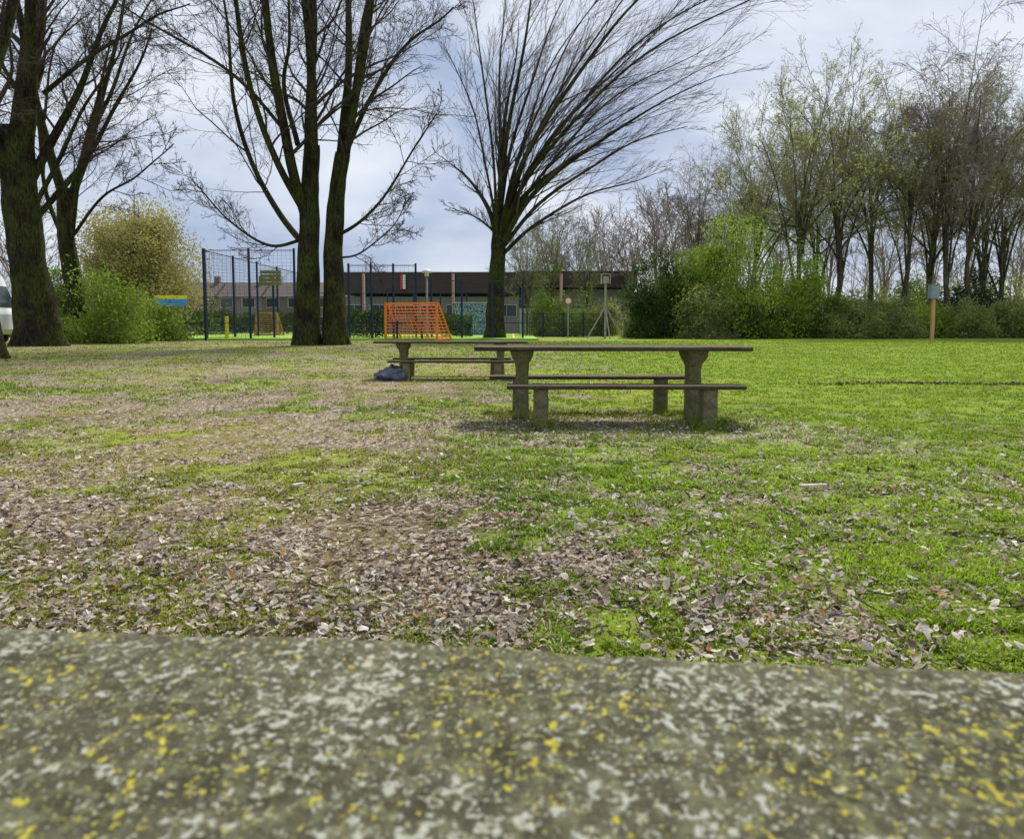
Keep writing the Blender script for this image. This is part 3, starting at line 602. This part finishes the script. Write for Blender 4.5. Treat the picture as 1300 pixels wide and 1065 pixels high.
obj('fascia',boxes('fascia',[((.9+x1)/2+.2,8.2,6.1,x1-.9+.9,17,1.75)]),M_fascia,b)
obj('roof_edge',boxes('roof_edge',[((x0+.9)/2-.4,7.5,6.86,.9-x0+.8,17.2,.12),((.9+x1)/2+.2,8.2,7.04,x1-.9+1.1,17.2,.12)]),M_felt,b)
for px in (466,577,711):
    xx=T(yb,px); obj('pier',boxes('pier',[(xx-.08,-1.25,3.35,.16,.3,6.8)]),M_pil,b); obj('downpipe',boxes('downpipe',[(xx+.08,-1.25,3.35,.12,.2,6.7)]),M_frame,b)
for k,xx in enumerate(np.arange(x0+1.6,13,2.9)):
    w=obj('window',boxes('window',[(xx,-.03 if xx<.8 else 1.47,2.6,2.2,.05,1.3)]),M_glass,b)
    yy=-.07 if xx<.8 else 1.43
    obj('frame',boxes('frame',[(xx,yy,3.27,2.3,.08,.06),(xx,yy,1.93,2.3,.08,.06),(xx-1.12,yy,2.6,.06,.08,1.26),(xx+1.12,yy,2.6,.06,.08,1.26),(xx,yy,2.6,.05,.08,1.26)]),M_frame,w)
M_red=nm('sign_red',[(.3,(.55,.05,.04)),(.7,(.62,.07,.05))],5,.4,0); M_white=nm('sign_white',[(.3,(.75,.75,.75)),(.7,(.8,.8,.8))],5,.4,0)
obj('red_panel',boxes('red_panel',[(0,0,0,.3,.08,1.6)]),M_red,b,(T(yb,513),-1.3,5.8)); obj('white_panel',boxes('white_panel',[(0,0,0,.28,.08,1.6)]),M_white,b,(T(yb,513)+.3,-1.3,5.8))
def rowhouse(px,d,w,h,label,pitch,wm,seed):
    e=thing('row_house',(T(d,px),d,0),label,'house','row of brick houses beyond the court')
    obj('wall',boxes('wall',[(0,4,h/2,w,8,h)]),wm,e)
    V=[(-w/2-.2,-.4,h-.05),(w/2+.2,-.4,h-.05),(w/2+.2,8.4,h-.05),(-w/2-.2,8.4,h-.05),(-w/2-.2,4,h+pitch),(w/2+.2,4,h+pitch)]
    r=obj('roof',mkmesh('roof',V,[[[0,1,5,4],[2,3,4,5],[3,2,1,0]],[[1,2,5],[3,0,4]]]),M_roof,e)
    obj('chimney',boxes('chimney',[(w*.3,4,h+pitch+.2,.7,.7,1.3)]),M_brick,r)
    for z in(1.5,4.1):
        for k in(-.28,.2):
            ww=obj('window',boxes('window',[(w*k,-.03,z,w*.28,.05,1.25)]),M_glass,e)
            obj('frame',boxes('frame',[(w*k,-.07,z+.66,w*.28+.14,.08,.08),(w*k,-.07,z-.66,w*.28+.14,.08,.08),(w*k-w*.14,-.07,z,.07,.08,1.22),(w*k+w*.14,-.07,z,.07,.08,1.22)]),M_frame,ww)
    obj('door',boxes('door',[(w*.44,-.04,1.05,.9,.06,2.1)]),M_frame,e)
for k,(px,lab,wm) in enumerate([(190,'brown brick row house with tiled roof',M_brick),(248,'brown brick row house with white window frames',M_brick),(306,'pale rendered row house with tiled roof',M_pbrick),(364,'brown brick row house partly behind the cage',M_brick),(421,'brick row house next to the school',M_brick)]):
    rowhouse(px,106,6.5,5.0,lab,2.2,wm,k)

# ------------------------------------------------------------ sports court
M_navy=nm('navy_paint',[(.3,(.012,.02,.06)),(.7,(.025,.04,.10))],4,.5,0)
M_wire=nm('dark_wire',[(.3,(.03,.04,.06)),(.7,(.05,.065,.09))],4,.6,0)
M_turf=nm('court_turf',[(.3,(.16,.36,.03)),(.7,(.30,.50,.05))],1.2,.9,.2)
M_yel=nm('yellow_paint',[(.3,(.70,.56,.03)),(.7,(.82,.68,.05))],5,.5,0)
cx0,cx1,cy0,cy1=T(49,262),T(49,664),49,74
obj('sports_court',boxes('sports_court',[((cx0+cx1)/2-3,(cy0+cy1)/2,.06,cx1-cx0+8,cy1-cy0+2,.1)]),M_turf,kind='structure')
ll=[((cx0+cx1)/2,cy0+1,.117,cx1-cx0,.14,.006),(cx0+.6,(cy0+cy1)/2,.117,.14,23.7,.006),((cx0+cx1)/2,(cy0+cy1)/2,.117,.14,23.7,.006),(cx1-.6,(cy0+cy1)/2,.117,.14,23.7,.006)]
obj('court_line',boxes('court_line',ll),M_yel,kind='structure')
def cage(loc,ln,h,rz,label,np_,gap=.28,wm=None,wt=.010):
    e=thing('cage_fence',loc,label,'fence','fences around the sports court',rz)
    for k in range(np_):
        x=ln*k/(np_-1); obj('post',bevelbox('post',.13,.13,h+.1,.012,0,x,0),M_navy,e)
    L_=[(ln/2,.02,z,ln,wt,wt) for z in np.arange(.15,h,gap*.8)]+[(x,.035,h/2,wt,wt,h) for x in np.arange(.1,ln,gap)]
    L_+=[(ln/2,.02,h-.03,ln,.04,.05),(ln/2,.02,1.15,ln,.04,.04)]
    obj('wire_mesh',boxes('wire_mesh',L_),wm or M_wire,e)
cage((cx0,49,0),T(49,376)-cx0,5.9,0,'tall dark blue cage fence with wire mesh',3)
cage((T(49,376)+.15,49,0),8.2,1.15,0,'low dark blue rail fence in front of the court',6)
cage((T(49,440),50,0),4.5,5.0,0,'high dark mesh fence behind the goal',4)
cage((T(49,545),50.5,0),cx1-T(49,545),4.0,0,'dark blue mesh fence beside the bare tree',4)
cage((cx0,49.2,0),25,5.9,math.radians(90),'tall cage side fence receding from the lawn',6)
cage((cx0,74,0),cx1-cx0,4.2,0,'far cage fence before the brick houses',9,gap=.35)
cage((T(60,664),60,0),6.5,1.9,0,'grey-blue bar fence before the school wall',5,gap=.2,wt=.022)
cage((T(45,60),47,0),T(47,262)-T(45,60),1.1,0,'low dark fence in front of green shrubs',7,gap=.2)
def goal(loc,w,h,dp,rz,mt,label,bar=.12,step=.2,out=.35):
    e=thing('football_goal',loc,label,'goal',None,rz)
    L_=[(-w/2,0,h/2,bar,bar,h),(w/2,0,h/2,bar,bar,h),(0,0,h,w+bar,bar,bar)]; obj('frame',boxes('frame',L_),mt,e)
    B=[]
    def rod(a,b,r=.045): B.append((np.array([a,(np.array(a)+np.array(b))/2,b],float),r))
    t0=dp*.12
    for s in(-1,1):
        x=s*w/2; rod((x,0,h),(x,t0,h)); rod((x,t0,h),(x+s*out,dp,0.05),.06); rod((x,0,.05),(x+s*out,dp,.05),.06)
        for z in np.arange(step,h,step):
            yy=t0+(dp-t0)*(1-z/h); rod((x,0,z),(x+s*out*(1-z/h),yy,z),.03)
    for z in np.arange(step,h,step):
        yy=t0+(dp-t0)*(1-z/h); q=out*(1-z/h); rod((-w/2-q,yy,z),(w/2+q,yy,z),.03)
    rod((-w/2,t0,h),(w/2,t0,h)); rod((-w/2-out,dp,.05),(w/2+out,dp,.05))
    for x in np.linspace(-w/2,w/2,int(w/.3)): rod((x,t0,h),(x*(1+2*out/w),dp,.05),.024)
    P=np.array([q[0] for q in B]); Q=np.array([[q[1]]*3 for q in B]); v,f=tubes(P,Q,6); obj('net',mkmesh('net',v,[f]),mt,e)
M_pole=nm('grey_pole',[(.3,(.22,.23,.23)),(.7,(.33,.34,.34))],5,.5,0)
goal((T(47.5,522),47.5,.02),3.9,2.35,1.75,math.radians(-26),M_orange,'orange metal football goal with slatted sides',out=.0)
M_br=nm('orange_wood',[(.3,(.42,.19,.07)),(.7,(.56,.30,.12))],5,.7,.1)
goal((T(62,340),62,.1),1.7,1.9,.9,math.radians(8),M_br,'small brown-orange slatted goal inside the cage',step=.16)
e=thing('basketball_hoop',(T(52,346),52,.1),'olive slatted basketball board on a dark pole','basketball hoop')
M_ol=nm('olive_board',[(.3,(.15,.16,.05)),(.7,(.25,.26,.09))],5,.7,.1)
obj('backboard',boxes('backboard',[(0,0,3.75+.27*k,1.45,.05,.23) for k in range(4)]),M_ol,e)
obj('pole',boxes('pole',[(0,.5,2.1,.13,.13,4.2),(0,.27,4.15,.1,.42,.1)]),M_navy,e)
a=np.linspace(0,2*np.pi,17); P=np.stack([.23*np.cos(a),-.27+.23*np.sin(a),0*a+3.85],1)[None]; v,f=tubes(P,np.full((1,17),.018),6); obj('rim',mkmesh('rim',v,[f]),M_orange,e)
def lathe(name,prof,n=20):
    V=[];
    for (r,z) in prof:
        for k in range(n): V.append((r*math.cos(2*math.pi*k/n),r*math.sin(2*math.pi*k/n),z))
    F=[[i*n+k,i*n+(k+1)%n,(i+1)*n+(k+1)%n,(i+1)*n+k] for i in range(len(prof)-1) for k in range(n)]
    return mkmesh(name,V,[F,[[(len(prof)-1)*n+k for k in range(n)]]],True)
e=thing('padded_pole',(T(50,289),50,.1),'yellow padded pole with blue cap on the court','pole')
obj('padding',lathe('padding',[(.11,0),(.12,.05),(.12,1.45),(.09,1.5)]),M_yel,e); obj('cap',lathe('cap',[(.07,1.5),(.10,1.52),(.10,1.66),(.03,1.7)]),M_navy,e)
e=thing('street_lamp',(T(50,541),50.8,0),'grey street lamp with pale saucer-shaped shade','street lamp')
obj('pole',lathe('pole',[(.10,0),(.10,1.0),(.075,1.05),(.06,4.3)],12),M_pole,e)
obj('lamp_shade',lathe('lamp_shade',[(.10,4.28),(.16,4.34),(.14,4.5),(.40,4.56),(.38,4.62),(.16,4.76),(.03,4.8)]),M_frame,e)
m=NT('graffiti_mural'); w=m.noise(1.5,3,.5,'pos',None,2.5); c=m.ramp(w,[(.30,(.02,.03,.05)),(.42,(.04,.16,.26)),(.47,(.6,.65,.68)),(.50,(.02,.02,.03)),(.58,(.12,.30,.40)),(.63,(.55,.58,.6)),(.72,(.03,.04,.10))]); m.color(c); m.rough(.7)
e=thing('mural_wall',(T(66,607),66,0),'low wall painted with blue and white graffiti','wall')
obj('wall_panel',bevelbox('wall_panel',4.4,.25,2.9,.02),m.m,e); obj('coping',bevelbox('coping',4.6,.35,.1,.02,2.902),M_wall,e)
e=thing('garden_wall',(T(72,710),72,0),'low pale grey wall before the school','wall')
obj('wall_panel',bevelbox('wall_panel',7.8,.25,2.6,.02),M_wall,e); obj('coping',bevelbox('coping',8.0,.35,.1,.02,2.602),M_felt,e)
e=thing('round_sign',(T(55,721),55,0),'round white traffic sign with red ring on a pole','sign')
obj('pole',lathe('pole',[(.045,0),(.045,2.9)],10),M_pole,e)
s=obj('sign_face',lathe('sign_face',[(.30,0),(.30,.02),(.22,.022)]),M_red,e,(0,-.04,2.75)); s.rotation_euler=(math.radians(90),0,0)
s2=obj('sign_centre',lathe('sign_centre',[(.21,.0),(.21,.028)]),M_white,e,(0,-.04,2.75)); s2.rotation_euler=(math.radians(90),0,0)
M_gwood=nm('grey_timber',[(.3,(.28,.26,.22)),(.7,(.46,.43,.37))],6,.9,.3)
e=thing('braced_post',(T(55,768),55,0),'grey timber post with braces and a box on top','post')
v,f=tubes(np.array([[[0,0,-.1],[0,0,2],[0,0,4.1]],[[-1.35,0,0],[-.7,0,1.1],[0,0,2.35]],[[1.4,.1,0],[.7,.05,1.1],[0,0,2.35]],[[.2,-1.2,0],[.1,-.6,1.1],[0,0,2.3]]]),np.array([[.085]*3,[.05]*3,[.05]*3,[.05]*3]),8)
obj('post',mkmesh('post',v,[f]),M_gwood,e)
obj('box',boxes('box',[(0,0,4.3,.42,.4,.5),(-.32,0,4.35,.06,.4,.7),(.32,0,4.35,.06,.4,.7),(0,0,4.72,.75,.5,.05)]),M_gwood,e)
e=thing('box_on_post',(T(50,1182),50,0),'grey-blue box mounted on a tan wooden post','post box')
obj('post',loft('post',[(-.1,.22,.22,0,0),(1.2,.21,.21,.01,0),(2.75,.20,.20,0,0)],jit=.003),nm('tan_wood',[(.3,(.5,.29,.12)),(.7,(.68,.42,.2))],3,.8,.2,stretch=(4,4,.4)),e)
M_gb=nm('grey_blue_metal',[(.3,(.22,.28,.33)),(.7,(.32,.38,.43))],4,.5,0)
obj('cabinet',bevelbox('cabinet',.62,.4,.9,.02,2.75),M_gb,e); obj('lid',bevelbox('lid',.7,.48,.06,.015,3.652),M_pole,e); obj('door',bevelbox('door',.5,.02,.76,.006,2.82,0,-.212),M_gb,e)
e=thing('banner_board',(T(58,219),58,0),'blue and yellow board raised on two dark posts','sign')
obj('board',bevelbox('board',2.5,.08,.55,.01,2.45),nm('banner_blue',[(.3,(.04,.22,.70)),(.7,(.06,.30,.82))],3,.5,0),e)
obj('stripe',bevelbox('stripe',2.5,.08,.28,.01,3.004),M_yel,e)
for s in(-1.1,1.1): obj('post',bevelbox('post',.09,.09,2.45,.01,0,s,0),M_navy,e)
def hedge(px0,px1,d,h,lab,seed):
    rng=np.random.default_rng(seed); a,b=T(d,px0),T(d,px1); n=int((b-a)*1100)
    C=np.stack([rng.uniform(a,b,n)-(a+b)/2,rng.uniform(-.6,.6,n),h*rng.random(n)**.7],1); C[:,2]*=.85+.3*vn(C[:,0],C[:,1],.8,seed)
    e=thing('hedge',((a+b)/2,d,0),lab,'hedge'); v,f=leafquads(C,.15,rng); obj('foliage',mkmesh('foliage',v,[f]),M_ever,e)
hedge(438,490,53,2.0,'dark clipped hedge beside orange goal',1); hedge(250,378,78,2.3,'clipped hedge beyond the far cage fence',2); hedge(560,600,58,1.8,'dark hedge next to painted wall',3)
e=thing('white_van',(-29.05,38.5,0),'white high-roofed van parked behind the big tree','van',rz=math.radians(8),scale=(1.0,1.05,1.28))
M_vw=nm('van_white',[(.3,(.82,.83,.84)),(.7,(.88,.88,.88))],2,.3,0,spec=.5)
pr=[(-2.9,.4),(2.5,.4),(2.9,.6),(2.85,1.2),(2.6,1.45),(2.2,2.4),(2.0,2.8),(-2.8,2.9),(-2.95,2.6)]
n=len(pr); V=[(x,-1,z) for x,z in pr]+[(x,1,z) for x,z in pr]
obj('body',mkmesh('body',V,[[[k,(k+1)%n,(k+1)%n+n,k+n] for k in range(n)],[list(range(n))[::-1],list(range(n,2*n))]]),M_vw,e)
V=[(2.58,-.9,1.5),(2.22,-.9,2.35),(2.22,.9,2.35),(2.58,.9,1.5)]; obj('windscreen',mkmesh('windscreen',[(x+.03,y,z+.02) for x,y,z in V],[[[0,3,2,1]]]),M_glass,e)
obj('side_window',boxes('side_window',[(1.1,-1.01,1.95,.8,.03,.6)]),M_glass,e)
M_ty=nm('tyre_rubber',[(.3,(.02,.02,.02)),(.7,(.035,.035,.035))],5,.9,0)
for x in(-1.9,1.8):
    for y in(-.95,.95):
        w_=obj('wheel',lathe('wheel',[(.2,-.12),(.36,-.12),(.38,0),(.36,.12),(.2,.12),(.18,.06)]),M_ty,e,(x,y,.37)); w_.rotation_euler=(math.radians(90),0,0)
